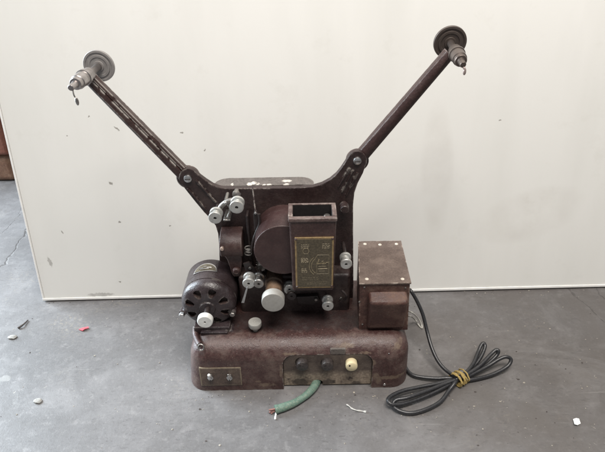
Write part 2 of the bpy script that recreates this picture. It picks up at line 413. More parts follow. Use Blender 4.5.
def cut(o, b, mi=None, ang=38):
    """carve the shapes of b (world coordinates) out of o; one at a time"""
    me = bpy.data.meshes.new('t'); bmesh.ops.recalc_face_normals(b.bm, faces=b.bm.faces); b.bm.to_mesh(me); b.bm.free()
    k = bpy.data.objects.new('t', me); C.objects.link(k)
    for m in o.data.materials: me.materials.append(m)
    if mi is not None:
        for p in me.polygons: p.material_index = mi
    for m in list(o.modifiers): o.modifiers.remove(m)
    k.location = -WL[o.name]+Vector((0, 0, 0))
    par = o.parent; loc = o.location.copy(); o.parent = None; o.location = (0, 0, 0)
    md = o.modifiers.new('b', 'BOOLEAN'); md.operation = 'DIFFERENCE'; md.object = k; md.solver = 'EXACT'
    dg = bpy.context.evaluated_depsgraph_get(); dg.update()
    nm = bpy.data.meshes.new_from_object(o.evaluated_get(dg))
    o.modifiers.clear(); old = o.data; o.data = nm; nm.name = old.name
    bpy.data.objects.remove(k); o.parent = par; o.location = loc
    finish(nm, ang)
    w = o.modifiers.new('weighted_normal', 'WEIGHTED_NORMAL'); w.keep_sharp = True
def tag(o, label, cat, group=None, kind=None):
    if label: o['label'] = label
    if cat: o['category'] = cat
    if group: o['group'] = group
    if kind: o['kind'] = kind
    return o
def empty(name, loc):
    o = bpy.data.objects.new(name, None); C.objects.link(o); o.location = loc; o.empty_display_size = .05; WL[o.name] = Vector(loc); return o

# ------------------------------------------------------------------ setting: floor, leaning panel, box behind it
b = B(); t = bmesh.new(); bmesh.ops.create_grid(t, x_segments=1, y_segments=1, size=6); b.add(t)
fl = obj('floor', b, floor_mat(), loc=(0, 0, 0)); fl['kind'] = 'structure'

LEAN = math.radians(10.14)
p0 = AZ(43, 300.5, 0.003); p1 = AZ(605, 286.5, 0.003)
ex = (p1-p0); ex.z = 0; ex.normalize()
back = Vector((-ex.y, ex.x, 0))
eu = (back*math.sin(LEAN)+Vector((0, 0, 1))*math.cos(LEAN)).normalized()
en = ex.cross(eu).normalized()          # towards the camera side
if en.y > 0: en = -en
PB, PN = p0.copy(), en
PH, PW, TH = 1.25, 2.3, .022
pm = panel_mat()
root = tag(empty('leaning_panel', p0+ex*PW/2), 'large off-white painted panel with scuffs, leaning upright behind the old projector', 'panel')
def slab(a, w, u0, u1, n0, n1, bev):
    P = [p0+ex*x+eu*u+en*n for u in (u0, u1) for x, n in ((a, n0), (w, n0), (w, n1), (a, n1))]
    return B().hexa(P, bev, 2)
obj('face_board', slab(0.004, PW, .0055, PH, 0, -TH, .0012), pm, root)
obj('bottom_trim', slab(0, PW, 0, .0055, .0018, -TH-.002, .0012), plain('white_trim', (.80, .79, .76), .4, .06, 60), root)
obj('edge_trim', slab(0, .0035, .0055, PH, .0014, -TH-.002, .001), plain('white_edge_trim', (.82, .81, .78), .4, .06, 60), root)

wood = paint('brown_box_wood', (.17, .085, .050), dust=(.30, .22, .15), dust_amt=.4, chip_amt=.3, rough=.6, fine=200)
wood2 = paint('reddish_box_lid', (.16, .050, .028), dust=(.14, .10, .08), dust_amt=.3, chip_amt=.3, rough=.6, fine=200)
q = AZ(6, 182, 0)
root = tag(empty('wooden_box', q+Vector((-.25, .15, 0))), 'brown wooden box with reddish lid behind the left edge of the panel', 'box')
obj('box_body', B().box((q.x-.55, q.y, 0), (q.x+.035, q.y+.35, .085), .018, 4), wood, root)
obj('lid', B().box((q.x-.56, q.y-.012, .087), (q.x+.045, q.y+.362, .20), .012, 3), wood2, root)

# ------------------------------------------------------------------ the projector
pr = tag(empty('film_projector', (-.01, .70, 0)), 'old maroon film projector with two raised reel arms standing on the concrete floor', 'projector')
ZB = .092
bl, brr = AZ(188.8, 390, 0), AZ(409, 387, 0)
x0, x1, yf, yb = bl.x, brr.x, .598, .79
def inset(vs):
    for i in range(4, 8): vs[i].co.x += .009 if vs[i].co.x < 0 else -.002
    for i in (4, 5): vs[i].co.y += .005
base = obj('base', B().box((x0, yf, .0005), (x1, yb, ZB), .030, 8, taper=inset, only=lambda e: max(v.co.z for v in e.verts) > .05), [M['base'], M['grime']], pr, ang=50)
# recessed control bay in the front, open at the bottom
xa, xb = AY(283, 372, yf).x, AY(372.5, 372, yf).x
ztop = AY(325, 357.5, yf).z
ol = [(xa, -.01), (xb, -.01), (xb, ztop-.016)] + [(xb-.016+.016*math.cos(a), ztop-.016+.016*math.sin(a)) for a in (.4, .8, 1.2, PI/2)] + [(xa+.016+.016*math.cos(a), ztop-.016+.016*math.sin(a)) for a in (PI/2, 1.9, 2.3, 2.75)] + [(xa, ztop-.016)]
cut(base, B().prism([(x, yf-.02, z) for x, z in ol], (0, .0285, 0), 0), mi=1, ang=50)
pl = obj('control_panel', B().prism([(xa+.0008 if x < (xa+xb)/2 else xb-.0008, yf+.0062, max(.003, z-.0008)) if abs(x-xa) < 1e-6 or abs(x-xb) < 1e-6 else (x, yf+.0062, z-.0008) for x, z in ol], (0, .0021, 0), .0004, 1), [M['grime'], M['hole']], pr)
pl['label'] = 'grimy recessed control panel with three round knobs'
nx_ = AZ(316, 386, .004).x
cut(base, B().lathe((nx_+.003, .55, .006), (0, 1, 0), [(0, 0), (0, .0092), (.13, .0092), (.13, 0)], 28), mi=1, ang=50)
cut(pl, B().lathe((nx_+.003, .55, .006), (0, 1, 0), [(0, 0), (0, .0090), (.13, .0090), (.13, 0)], 28), mi=1)
for x, y in ((301.5, 362), (327, 362.5), (351.5, 362.5)):
    c = AY(x, y, yf+.0062)
    cut(pl, B().lathe(c-Vector((0, .01, 0)), (0, 1, 0), [(0, 0), (0, .0105), (.0132, .0105), (.0132, 0)], 28), mi=1)
for (x, y), m, lb in (((302.3, 367.5), 'bakelite', 'dark dusty knob'), ((327.5, 367.5), 'bakelite', None), ((351.8, 367.8), 'cream', 'cream coloured knob with a small black index dot')):
    c = AY(x, y, yf-.006); ax = Vector((c.x, yf+.02, AY(x, y-5.5, yf+.0062).z-.0005))-Vector((c.x, yf-.006, c.z)); 
    r = .0098
    o = obj('control_knob', B().lathe(c, (0, 1, .0), [(0, 0), (.0003, r*.7), (.0015, r*.93), (.004, r), (.012, r*.98), (.018, r*.6), (.022, r*.5), (.022, 0)], 28), M[m], pl)
    if lb: o['label'] = lb
    d = c+Vector((-.0035, -.0002, .0045))
    obj('index_dot', B().lathe(d, (0, 1, 0), [(0, 0), (0, .0016), (.0006, .0016), (.0006, 0)], 12), M['hole'] if m == 'cream' else M['dark'], pl)
c0, c1 = AY(330.5, 349.5, .603), AY(345.5, 354.5, .603)
obj('small_tag', B().box((c0.x, .6035, c1.z), (c1.x, .6075, c0.z), .0006, 1), M['rear'], base)
def screw(px, py, Y, r, name='screw', par=base, m='silver', ax=(0, 1, 0), z=None):
    c = AY(px, py, Y) if z is None else AZ(px, py, z)
    return obj(name, B().lathe(c-Vector(ax)*r*.45, ax, [(0, 0), (.0002, r*.5), (r*.25, r*.9), (r*.45, r), (r*.6, r), (r*.6, 0)], 16), M[m], par)
screw(384.5, 384.5, .5985, .0024)
screw(389, 353.5, .603, .0012)
for px in (205, 396):
    for Y in (.64, .76):
        c = Vector((AZ(px, 380, 0).x, Y, 0)); obj('rubber_foot', B().cyl((c.x, Y, .0), (c.x, Y, .006), .011), M['cable'], base)

# switch plate with two toggles
s0, s1 = AY(199, 367.3, .602), AY(242.5, 383, .602)
def tilted(xA, xB, zA, zB, yo, dd):
    yA = yf+.005*zA/ZB-yo; yB = yf+.005*zB/ZB-yo
    return [(xA, yA, zA), (xB, yA, zA), (xB, yA+dd, zA), (xA, yA+dd, zA), (xA, yB, zB), (xB, yB, zB), (xB, yB+dd, zB), (xA, yB+dd, zB)]
sw = obj('switch_plate', B().hexa(tilted(s0.x, s1.x, s1.z, s0.z, .0010, .004), .0003, 1), metal('dull_brass', (.30, .25, .18), .5, .5, .6, (.13, .10, .08)), pr)
sw['label'] = 'tarnished brass switch plate with two toggles'
obj('plate_field', B().hexa(tilted(s0.x+.0016, s1.x-.0016, s1.z+.0016, s0.z-.0016, .0014, .002), .0002, 1), paint('switch_plate_grimy', (.085, .058, .045), dust=(.19, .15, .11), dust_amt=.6, chip_amt=0), sw)
for px, tx, ty, tip in ((210.7, 210.5, 370.8, 'knobwhite'), (229.8, 229.6, 369.5, 'steel')):
    c = AY(px, 376.2, .598)
    g = B().cyl(c+Vector((0, .001, 0)), c-Vector((0, .005, 0)), .0048, n=20).cyl(c-Vector((0, .004, 0)), c-Vector((0, .007, 0)), .0032, n=16)
    w = c+Vector((0, -.0095, .0125 if tip == 'knobwhite' else .0135))
    g.tube([c-Vector((0, .006, 0)), w], .0013, 10, 1)
    g.ball(w, .0026 if tip == 'knobwhite' else .0018, mi=1)
    g.box((c.x-.0007, c.y-.0073, c.z-.0035), (c.x+.0007, c.y-.0069, c.z+.003), 0, 1, mi=2)
    obj('toggle_switch', g, [M['silver'], M[tip], M['hole']], sw)

# main upright plate with the two knuckles
def arc(cx, cy, r, a0, a1, n=9):
    return [(cx+r*math.cos(math.radians(a0+(a1-a0)*i/n)), cy-r*math.sin(math.radians(a0+(a1-a0)*i/n))) for i in range(n+1)]
PX = arc(188, 178, 9.3, 42, 222) + [(188, 193), (196, 203), (204, 212.5), (211, 219.5), (215.5, 226), (218, 234), (219, 245), (219.5, 262), (220, 285)]
PXr = [(353.5, 285), (353.2, 230), (353.2, 205), (354.5, 193), (358, 183), (363, 173.5)] + arc(357.5, 161, 9.6, -35, 142) + \
      [(345, 163), (341, 169), (336.5, 174.5), (330, 180), (322, 184.3), (313, 187), (300, 188), (280, 188.3), (250, 188.6), (230, 188.8), (221, 188.2), (213, 185.5), (206, 181), (200, 176.5)]
pts = [AY(x, y, Yp) for x, y in PX]
pts += [Vector((pts[-1].x, Yp, .085)), Vector((AY(353.5, 285, Yp).x, Yp, .085))]
pts += [AY(x, y, Yp) for x, y in PXr]
g = B().prism(pts, (0, .010, 0), .0014, 2)
# ridges pressed into the two necks
for a, e, w in (((196, 180), (216, 202), 2.0), ((187.5, 188), (206, 209), 1.8), ((349.5, 168), (338, 187), 1.8), ((357, 172), (346, 196), 1.8), ((353, 170), (341.5, 192), 1.2)):
    A, E = AY(*a, Yp), AY(*e, Yp); d = (E-A).normalized(); n = Vector((-d.z, 0, d.x))*w*.0009
    yy = Vector((0, -.0022, 0))
    g.prism([A-n+yy, E-n*.6+yy, E+n*.6+yy, A+n+yy], (0, .004, 0), .0008, 2)
plate = obj('mounting_plate', g, M['plate'], pr)
for x, y in ((188, 178.3), (357.3, 160.5)):
    c = AY(x, y, Yp)
    g = B().lathe(c-Vector((0, .0045, 0)), (0, 1, 0), [(0, 0), (.0002, .0035), (.0015, .0058), (.003, .0064), (.005, .0064), (.005, 0)], 24)
    g.box((c.x-.0045, c.y-.0049, c.z-.0006), (c.x+.0045, c.y-.0043, c.z+.0006), 0, 1, mi=1)
    obj('pivot_bolt', g, [M['silver'], M['dark']], plate)
# housing behind the plate
zt = zt_plate
c0, c1 = AZ(218, 188.5, zt), AZ(311, 188, zt); yb2 = AZ(265, 178, zt).y
g = B().box((c0.x-.008, Yp+.0103, .085), (c1.x+.005, yb2+.003, zt-.0005), .022, 8, only=lambda e: all(v.co.y > Yp+.02 for v in e.verts) and abs(e.verts[0].co.z-e.verts[1].co.z) > .05)
obj('rear_housing', g, M['rear'], pr)

# gear case low in front of the plate
g0, g1 = AY(240, 300, .688), AY(350, 300, .688)
gc = obj('gear_case', B().box((g0.x, .688, .087), (g1.x, Yp-.0005, .168), .006, 3), M['case'], pr)
for x, y, r, Y in ((305, 301, .005, .682), (313, 298, .004, .682), (341, 299, .003, .686), (320, 318, .002, .68)):
    c = AY(x, y, Y); obj('case_bolt', B().cyl(c, c+Vector((0, .012, 0)), r, n=6 if r > .0035 else 14), M['steel' if r < .0045 else 'dark'], gc)
g = B()
a = AY(344, 296, .68)
g.tube([a+Vector((-.004, 0, .012)), a+Vector((.004, -.004, .004)), a+Vector((.001, 0, -.008)), a+Vector((-.006, .004, -.016))], .002, 8)
obj('film_guide', g, M['dark'], gc)

# rollers
def roller(px, py, Yf, L, r, m='white', par=None, Ye=Yp, name='film_roller'):
    c = AY(px, py, Yf)
    g = B().lathe(c, (0, 1, 0), [(.0030, 0), (.0030, r*.20), (.0002, r*.24), (0, r*.28), (0, r*.90), (.0006, r*.98), (.0012, r), (.0036, r), (.0046, r*.95), (.0056, r*.66),
                                 (L-.0056, r*.66), (L-.0046, r*.95), (L-.0036, r), (L-.0010, r), (L, r*.92), (L, 0)], 36)
    g.lathe(c+Vector((0, L-.0005, 0)), (0, 1, 0), [(0, 0), (0, r*.32), (max(.002, Ye-Yf-L+.001), r*.32), (max(.002, Ye-Yf-L+.001), 0)], 20, mi=1)
    g.lathe(c+Vector((0, .0016, 0)), (0, 1, 0), [(0, 0), (0, r*.19), (.0016, r*.19), (.0016, 0)], 14, mi=2)
    return obj(name, g, [M[m], M['dark'], M['hole']], par or pr)
roller(346.2, 264.5, .660, .0215, .0094)
roller(327.9, 306.6, .655, .0195, .0094, Ye=.69)
roller(248.6, 284, .655, .0200, .0098, Ye=.69)
roller(258.6, 284.2, .655, .0220, .0086, 'steel', Ye=.69)['label'] = 'dull grey roller'
roller(289.5, 290, .668, .014, .0096, Ye=.69)
roller(291.5, 296.5, .660, .016, .0080, 'dark', Ye=.69)['label'] = 'dark roller'
# roller pair on its bracket, upper left
yb3 = .688
g = B()
path = [AY(218.5, 211.5, yb3), AY(221.5, 206, yb3), AY(226, 202.3, yb3), AY(231, 200.6, yb3), AY(237.5, 200.5, yb3)]
g.tube(path, .0042, 12)
g.tube([AY(227, 203, yb3), AY(230.5, 209, yb3), AY(228, 217, yb3)], .0022, 10)
g.cyl(AY(225.5, 203.3, yb3-.004), AY(225.5, 203.3, yb3-.004)+Vector((0, .03, 0)), .0030, n=16)
a, e = AY(223.5, 220.5, yb3), AY(230.5, 220.5, yb3)
g.box((a.x, yb3, a.z-.0015), (e.x, Yp, a.z+.0015), .0006, 1)
rb = obj('roller_bracket', g, M['steel'], pr)
c = AY(225.5, 203.3, yb3-.004); obj('bracket_screw', B().ball(c, .0022, (1, .5, 1)), M['silver'], rb)
roller(215.0, 218.4, .662, .018, .0099, Ye=.70)
roller(236.6, 207.7, .660, .018, .0104, Ye=.70)
c = AY(235.8, 195.5, .704)
obj('stud', B().lathe(c, (0, 1, 0), [(0, 0), (.0004, .0035), (.002, .0056), (.006, .0060), (.008, .004), (.0155, .004), (.0155, 0)], 20), M['steel'], pr)
c = AY(344.7, 210, .700)
obj('stud', B().lathe(c, (0, 1, 0), [(0, 0), (0, .0058), (.0012, .0068), (.009, .0068), (.010, .0075), (.013, .0075), (.014, .005), (.0205, .005), (.0205, 0)], 24), M['plate'], pr)

# film shoe housing (rounded top, tapering down) with its screw and end knob
h0, h1 = AY(219.5, 241, .690), AY(242.0, 241, .690)
zc = AY(230, 247, .690).z
g = B()
prof = [(Yp, zc+.020), (.705, zc+.020), (.694, zc+.018), (.685, zc+.012), (.681, zc+.003), (.682, zc-.008), (.686, zc-.016), (Yp, zc-.016)]
g.prism([(h0.x, y, z) for y, z in prof], (h1.x-h0.x, 0, 0), .0016, 3)
a = [(220.5, 251), (242, 248), (242.2, 262), (241, 273), (238.8, 277), (233.5, 277), (231.5, 273), (227, 260)]
g.prism([AY(x, y, .692) for x, y in a], (0, .027, 0), .0022, 3)
sh = obj('film_shoe', g, M['maroon'], pr)
c = AY(222.3, 248, .682); obj('shoe_screw', B().cyl(c+Vector((0, .006, 0)), c-Vector((0, .004, 0)), .0030, n=18), metal('copper_screw', (.62, .48, .40), .35, .8, .3), sh)
c = AY(236.3, 272, .686); obj('shoe_knob', B().cyl(c+Vector((0, .008, 0)), c, .0062, n=24, e=.002), M['maroon'], sh)

# film gate: dark rail, thin rod, coil spring
g = B()
a, e = AY(245.5, 216, .700), AY(255, 270, .700)
g.box((a.x, .700, e.z), (e.x-.004, Yp-.0005, a.z), .0016, 2)
a, e = AY(253, 214, .694), AY(259.5, 232, .694)
g.box((a.x, .694, e.z), (e.x, .7005, a.z), .002, 2)
g.tube([AY(259, 214, .69), AY(259.5, 224, .69), AY(256, 233, .69), AY(252.5, 243, .69), AY(251, 252, .69)], .0022, 8)
fg = obj('film_gate', g, M['dark'], pr)
obj('gate_rod', B().tube([AY(252.5, 187, .7165), AY(255.5, 212, .692)], .0011, 8, 1), M['plate'], fg)
c = AY(255.4, 213.3, .691); obj('rod_pin', B().cyl(c, c+Vector((0, .008, 0)), .0021, n=14), M['silver'], fg)
g = B()
for i in range(3):
    y = 248+i*2.6; c = AY(248.2+(i % 2)*.3, y, .692)
    ring = [c+Vector((.0055*math.cos(t), .004*math.sin(t), .0015*math.cos(t/2))) for t in [2*PI*j/18 for j in range(18)]]
    g.tube(ring, .0011, 8, 1, closed=True)
obj('gate_spring', g, M['steel'], fg)

# toothed sprocket and guide brackets in the dark gap between motor and drum
c = AY(261.5, 268, .690); g = B().lathe(c, (0, 1, 0), [(0, 0), (0, .0060), (.002, .0084), (.004, .0084), (.0045, .0070), (.014, .0070), (.0145, .0084), (.017, .0084), (.017, .004), (.0295, .004), (.0295, 0)], 32)
for i in range(12):
    a = 2*PI*i/12
    for dy in (.003, .0155):
        q = c+Vector((.0082*math.cos(a), dy, .0082*math.sin(a))); g.cyl(q, q+Vector((.0022*math.cos(a), 0, .0022*math.sin(a))), .0010, .0004, n=8, e=.0002)
obj('drive_sprocket', g, M['steel'], pr)
g = B(); a, e = AY(243, 266, .684), AY(256, 277, .684)
g.prism([AY(x, y, .684) for x, y in ((243, 264), (249, 262), (257, 272), (255, 277), (247, 275))], (0, .004, 0), .0010, 2)
g.cyl(AY(250, 268, .684), AY(250, 268, .684)+Vector((0, .034, 0)), .0030, n=14)
gb = obj('guide_bracket', g, M['dark'], pr)
c = AY(250, 268, .6835); obj('bracket_screw', B().cyl(c-Vector((0, .0015, 0)), c+Vector((0, .002, 0)), .0024, n=14), M['steel'], gb)
g = B(); g.prism([AY(x, y, .680) for x, y in ((296, 297), (318, 296), (320, 302), (312, 305), (298, 304))], (0, .009, 0), .0012, 2)
gb = obj('gate_latch', g, M['dark'], pr)
c = AY(316, 299, .679); obj('latch_pin', B().cyl(c-Vector((0, .003, 0)), c+Vector((0, .003, 0)), .0026, n=16), M['steel'], gb)

# drum beside the lamp house
c = AY(283.2, 250.8, .655); R = 29.3*(.655*math.cos(PITCH)+(H-c.z)*math.sin(PITCH))/F
dr = obj('blower_drum', B().lathe(c, (0, 1, 0), [(0, 0), (0, R-.0012), (.0005, R-.0004), (.0014, R), (.046, R), (.047, R-.0008), (.066, R-.001), (.066, 0)], 72), M['drum'], pr)

# lamp house with open top
Yl = .640
tl, tr = AY(288.8, 219, Yl), AY(336.6, 218.6, Yl); zl = tl.z; zlo = AY(314, 291.5, Yl).z
xl, xr = tl.x, tr.x
tp = .0022; ob0, ob1 = AZ(293.8, 216.5, zl), AZ(331, 204.5, zl); yk = ob1.y+.0045
P = [(xl+tp, Yl+.001, zlo), (xr-tp, Yl+.001, zlo), (xr-tp, yk, zlo), (xl+tp, yk, zlo), (xl, Yl, zl), (xr, Yl, zl), (xr, yk, zl), (xl, yk, zl)]
lh = obj('lamp_house', B().hexa(P, .0035, 3), [M['lamp'], M['hole']], pr)
cut(lh, B().box((xl+.0055, ob0.y, zl-.10), (xr-.0055, ob1.y, zl+.01), 0, 1), mi=1)
obj('mounting_neck', B().box((xl+.006, yk+.0002, zlo+.004), (xr-.006, Yp-.0005, zl-.03), .002, 2), M['plate'], lh)
# raised lip round the mouth
lip = B()
lip.box((xl-.0012, Yl-.0016, zl-.006), (xr+.0012, ob0.y-.0004, zl+.0012), .0022, 3)
lip.box((xl-.0012, ob0.y-.0002, zl-.004), (xl+.0052, ob1.y, zl+.0012), .0012, 2)
lip.box((xr-.0052, ob0.y-.0002, zl-.004), (xr+.0012, ob1.y, zl+.0012), .0012, 2)
lip.box((xl-.0012, ob1.y+.0002, zl-.003), (xr+.0012, ob1.y+.004, zl+.0012), .0010, 2)
obj('mouth_rim', lip, paint('worn_rim', (.095, .062, .056), dust=(.28, .23, .20), dust_amt=.45, chip=(.42, .36, .32), chip_amt=.9), lh)
c = Vector((xr-.012, ob1.y-.010, zl-.03)); obj('lamp_clip', B().cyl(c, c+Vector((0, 0, .018)), .005, n=16), M['steel'], lh)
# etched brass nameplate: frame, field, marks
n0, n1 = AY(294.6, 237.3, Yl), AY(332.4, 287, Yl)
nx0, nx1, nz1, nz0 = n0.x, n1.x+.0008, n0.z, n1.z
NY = Yl-.0004
npl = obj('nameplate', B().box((nx0, NY-.0012, nz0), (nx1, NY+.0016, nz1), .0004, 1), M['brass'], lh)
npl['label'] = 'etched brass nameplate in a bright brass border'
fw = .0026
obj('etched_field', B().box((nx0+fw, NY-.0018, nz0+fw), (nx1-fw, NY-.0008, nz1-fw), .0002, 1), M['olive'], npl)
g = B(); W_, H_ = nx1-nx0, nz1-nz0
def e2(u, v): return Vector((nx0+u*W_, NY-.00172, nz1-v*H_))
def stroke(pp, r=.00045): g.tube([e2(*p) for p in pp], r*.8, 6, 1)
# hexagon, arcs, boxed script word, broken lines of small print
hx = [(.28+.085*math.cos(a), .25+.062*math.sin(a)) for a in [PI/3*i for i in range(7)]]; stroke(hx)
for r0 in (.30, .36):
    stroke([(.72-r0*math.cos(t)*1.0, .545+r0*.62*math.sin(t)) for t in [-.85+.17*i for i in range(11)]], .0005)
stroke([(.58, .33), (.88, .33), (.88, .70), (.56, .70), (.56, .46)], .00035)
stroke([(.58, .33), (.50, .42)], .00035)
sc = [(.555, .505), (.60, .47), (.625, .415), (.615, .405), (.60, .44), (.588, .495), (.58, .51), (.62, .50), (.655, .505), (.67, .475), (.665, .505), (.69, .50), (.715, .43), (.705, .50), (.73, .505), (.76, .48), (.75, .47), (.735, .49), (.75, .507), (.79, .495), (.83, .475), (.86, .478)]
stroke(sc, .0006); stroke([(.685, .455), (.735, .45)], .0004)
stroke([(.59, .605), (.84, .60)], .0007); stroke([(.60, .555), (.80, .553)], .0003); stroke([(.62, .65), (.78, .65)], .0003)
rnd = random.Random(3)
def small_print(u0, u1, v0, v1, rows, r=.0004):
    for i in range(rows):
        v = v0+(v1-v0)*i/max(1, rows-1); u = u0
        while u < u1-.02:
            L = rnd.uniform(.02, .07); stroke([(u, v), (min(u1, u+L), v+rnd.uniform(-.004, .004))], r); u += L+.018
small_print(.16, .36, .13, .19, 3); small_print(.70, .90, .12, .20, 4); small_print(.15, .34, .39, .47, 5, .0005); small_print(.16, .32, .60, .67, 4, .0005)
small_print(.18, .60, .78, .82, 2, .0002); small_print(.30, .84, .87, .91, 2, .0002)
obj('etched_marks', g, M['etch'], npl)
for u, v in ((.035, .03), (.965, .03), (.035, .97), (.965, .97)):
    c = e2(u, v); obj('plate_rivet', B().lathe(c-Vector((0, .0008, 0)), (0, 1, 0), [(0, 0), (.0003, .0014), (.0012, .0021), (.003, .0021), (.003, 0)], 12), M['lamp'], npl)

# lens barrel with pale cap
c = AY(273, 303.2, .630); r = 11.6*(.63*math.cos(PITCH)+(H-c.z)*math.sin(PITCH))/F
lb = obj('lens_barrel', B().lathe(c+Vector((0, .014, 0)), (0, 1, 0), [(0, 0), (0, r*.74), (.03, r*.74), (.032, r*.84), (.06, r*.84), (.06, 0)], 40), M['rust'], pr)
obj('lens_cap', B().lathe(c, (0, 1, 0), [(0, 0), (0, r*.93), (.0007, r*.985), (.002, r), (.0140, r), (.0150, r*.97), (.0150, 0)], 48), M['cap'], lb)

# film lever below the roller
a, e = AY(247.5, 287, .652), AY(242.6, 303, .648)
g = B().prism([a+Vector((-.0012, 0, 0)), a+Vector((.0012, 0, 0)), e+Vector((.0028, 0, 0)), e+Vector((-.0022, 0, 0))], (0, .0016, 0), .0004, 1)
obj('film_lever', g, M['silver'], pr)
# little pale knob standing on the base
c = AZ(255.5, 329.5, ZB+.001)
obj('thumb_knob', B().lathe(c, (0, 0, 1), [(-.004, 0), (-.004, .004), (.002, .0045), (.007, .0095), (.010, .0108), (.016, .0110), (.0172, .0104), (.0174, .0018), (.0168, .0014), (.0168, 0)], 36), M['cap'], pr)

# motor
mc = Vector((AY(207.5, 311, .645).x, .645, .1365)); R = .0445
prof = [(0, 0), (0, .012), (.002, .0135), (.002, .020), (.0035, .030), (.0065, .0375), (.0115, .0425), (.018, R), (.0225, R), (.0228, R-.0012), (.0242, R-.0012), (.0245, R), (.075, R), (.0785, R-.003), (.080, R-.008), (.080, 0)]
mo = obj('motor', B().lathe(mc, (0, 1, 0), prof, 72), [M['motor'], M['case']], pr, ang=30)
for i in range(8):
    a = PI/8+i*PI/4+.06
    pp = []
    for rr, da in ((.0225, -.12), (.0215, 0), (.0225, .12), (.030, .20), (.0352, .17), (.0368, 0), (.0352, -.17), (.030, -.20)):
        pp.append((mc.x+rr*math.cos(a+da), mc.y-.01, mc.z+rr*math.sin(a+da)))
    cut(mo, B().prism(pp, (0, .022, 0), 0), mi=1, ang=30)
kc = AY(204.8, 322.4, .613)
kn = obj('shaft_knob', B().lathe(kc, (0, 1, 0), [(.0012, 0), (.0012, .0016), (0, .0019), (0, .0108), (.0008, .0118), (.002, .0122), (.009, .0122), (.010, .0115), (.010, 0)], 36).lathe(kc+Vector((0, .0008, 0)), (0, 1, 0), [(0, 0), (0, .0017), (.001, .0017), (.001, 0)], 12, mi=1)
         .cyl(kc+Vector((0, .0095, 0)), Vector((kc.x*.5+mc.x*.5, .650, kc.z*.5+mc.z*.5)), .0045, n=16, mi=1), [M['knobwhite'], M['dark']], mo)
for px, py, m in ((181.8, 315, 'silver'), (232.4, 314, 'steel')):
    c = AY(px, py, .650)
    inn = Vector((mc.x+(c.x-mc.x)*.80, .6575, mc.z+(c.z-mc.z)*.8))
    obj('bolt_lug', B().cyl(inn, Vector((c.x, .6575, c.z)), .0052, n=16).cyl(Vector((c.x, .653, c.z)), Vector((c.x, .664, c.z)), .0056, n=18, e=.001), M['motor'], mo)
    g = B().cyl(c-Vector((0, .003, 0)), c+Vector((0, .004, 0)), .0046, n=6, e=.0008)
    obj('through_bolt', g, M[m], mo)
# half-round motor plate bent over the body
g = B(); t = bmesh.new(); NU, NV = 24, 6; RR = R+.0005; th0 = math.radians(97)
yc = mc.y+.052
def mpt(u, v, rr):   # u -1..1 across, v 0..1 along y
    th = th0-u*.46; return Vector((mc.x+rr*math.cos(th), yc-.010+v*.021*math.sqrt(max(0, 1-u*u))+.0, mc.z+rr*math.sin(th)))
for su, sv, rr, mi in ((1, 1, R+.0010, 0), (.86, .74, R+.0016, 1)):
    t = bmesh.new(); gr = {}
    for i in range(NU+1):
        for j in range(NV+1):
            u = -su+2*su*i/NU; q = mpt(u/su if False else u, 0, rr); vv = j/NV
            h = .021*math.sqrt(max(0, 1-(u/su)**2))*sv+.0004
            gr[i, j] = t.verts.new((q.x, yc-.010+(0 if sv == 1 else .0022)+vv*h, q.z))
    for i in range(NU):
        for j in range(NV): t.faces.new((gr[i, j], gr[i+1, j], gr[i+1, j+1], gr[i, j+1]))
    bmesh.ops.recalc_face_normals(t, faces=t.faces)
    bmesh.ops.solidify(t, geom=t.faces[:], thickness=.0007)
    g.add(t, mi)
for u0, u1, v in ((-.5, -.15, .35), (.15, .5, .35), (-.12, .10, .55), (-.35, .30, .15)):
    pp = [mpt(u0+(u1-u0)*i/6, 0, R+.0022)+Vector((0, .003+v*.014, 0)) for i in range(7)]
    g.tube(pp, .0009, 6, 1)
obj('motor_nameplate', g, [M['silver'], M['olive']], mo)
# feet and clamp under the motor
g = B().box((mc.x-.026, .640, ZB-.012), (mc.x+.034, .715, ZB+.010), .003, 2).box((mc.x-.014, .634, ZB-.004), (mc.x+.030, .642, ZB+.004), .0015, 2)
c = AY(229.5, 335, .640); g.cyl(c, c+Vector((0, .02, 0)), .0105, n=28, e=.002)
obj('motor_foot', g, M['motor'], mo)
g = B(); a = AY(195.5, 334, .640); e = AY(200, 345, .612)
g.tube([a+Vector((0, .01, .006)), a, (a+e)/2+Vector((0, -.002, 0)), e], .0052, 12)
ec = AY(201, 347.3, .606); ring = [ec+Vector((.0046*math.cos(t), .0020*math.sin(t), .0046*math.sin(t))) for t in [2*PI*j/20 for j in range(20)]]
cl = obj('motor_clamp', g, M['maroon'], mo); obj('clamp_ring', B().tube(ring, .0013, 8, 1, closed=True), M['steel'], cl)

# transformer box
zb = ZB-.004
fl_, fr_ = AZ(358.7, 328.7, ZB), AZ(408, 328.7, ZB); Ya = (fl_.y+fr_.y)/2
zt2 = AY(385, 282.5, Ya).z; xl2, xr2 = AY(359.3, 288, Ya).x, AY(409.6, 288, Ya).x
bk = AZ(380, 241, zt2).y; xbl, xbr = AZ(358.6, 241.5, zt2).x, AZ(400.6, 240.5, zt2).x
P = [(fl_.x, Ya, zb), (fr_.x, Ya, zb), (xbr, bk, zb), (xbl, bk, zb), (xl2, Ya, zt2-.003), (xr2, Ya, zt2-.003), (xbr, bk, zt2-.003), (xbl, bk, zt2-.003)]
tb = obj('transformer_box', B().hexa(P, .0012, 2), M['box'], pr)
P = [(xl2-.001, Ya-.002, zt2-.0028), (xr2+.0015, Ya-.002, zt2-.0028), (xbr+.001, bk+.001, zt2-.0028), (xbl-.001, bk+.001, zt2-.0028), (xl2-.001, Ya-.002, zt2), (xr2+.0015, Ya-.002, zt2), (xbr+.001, bk+.001, zt2), (xbl-.001, bk+.001, zt2)]
ld = obj('box_lid', B().hexa(P, .0008, 2), M['boxlid'], tb)
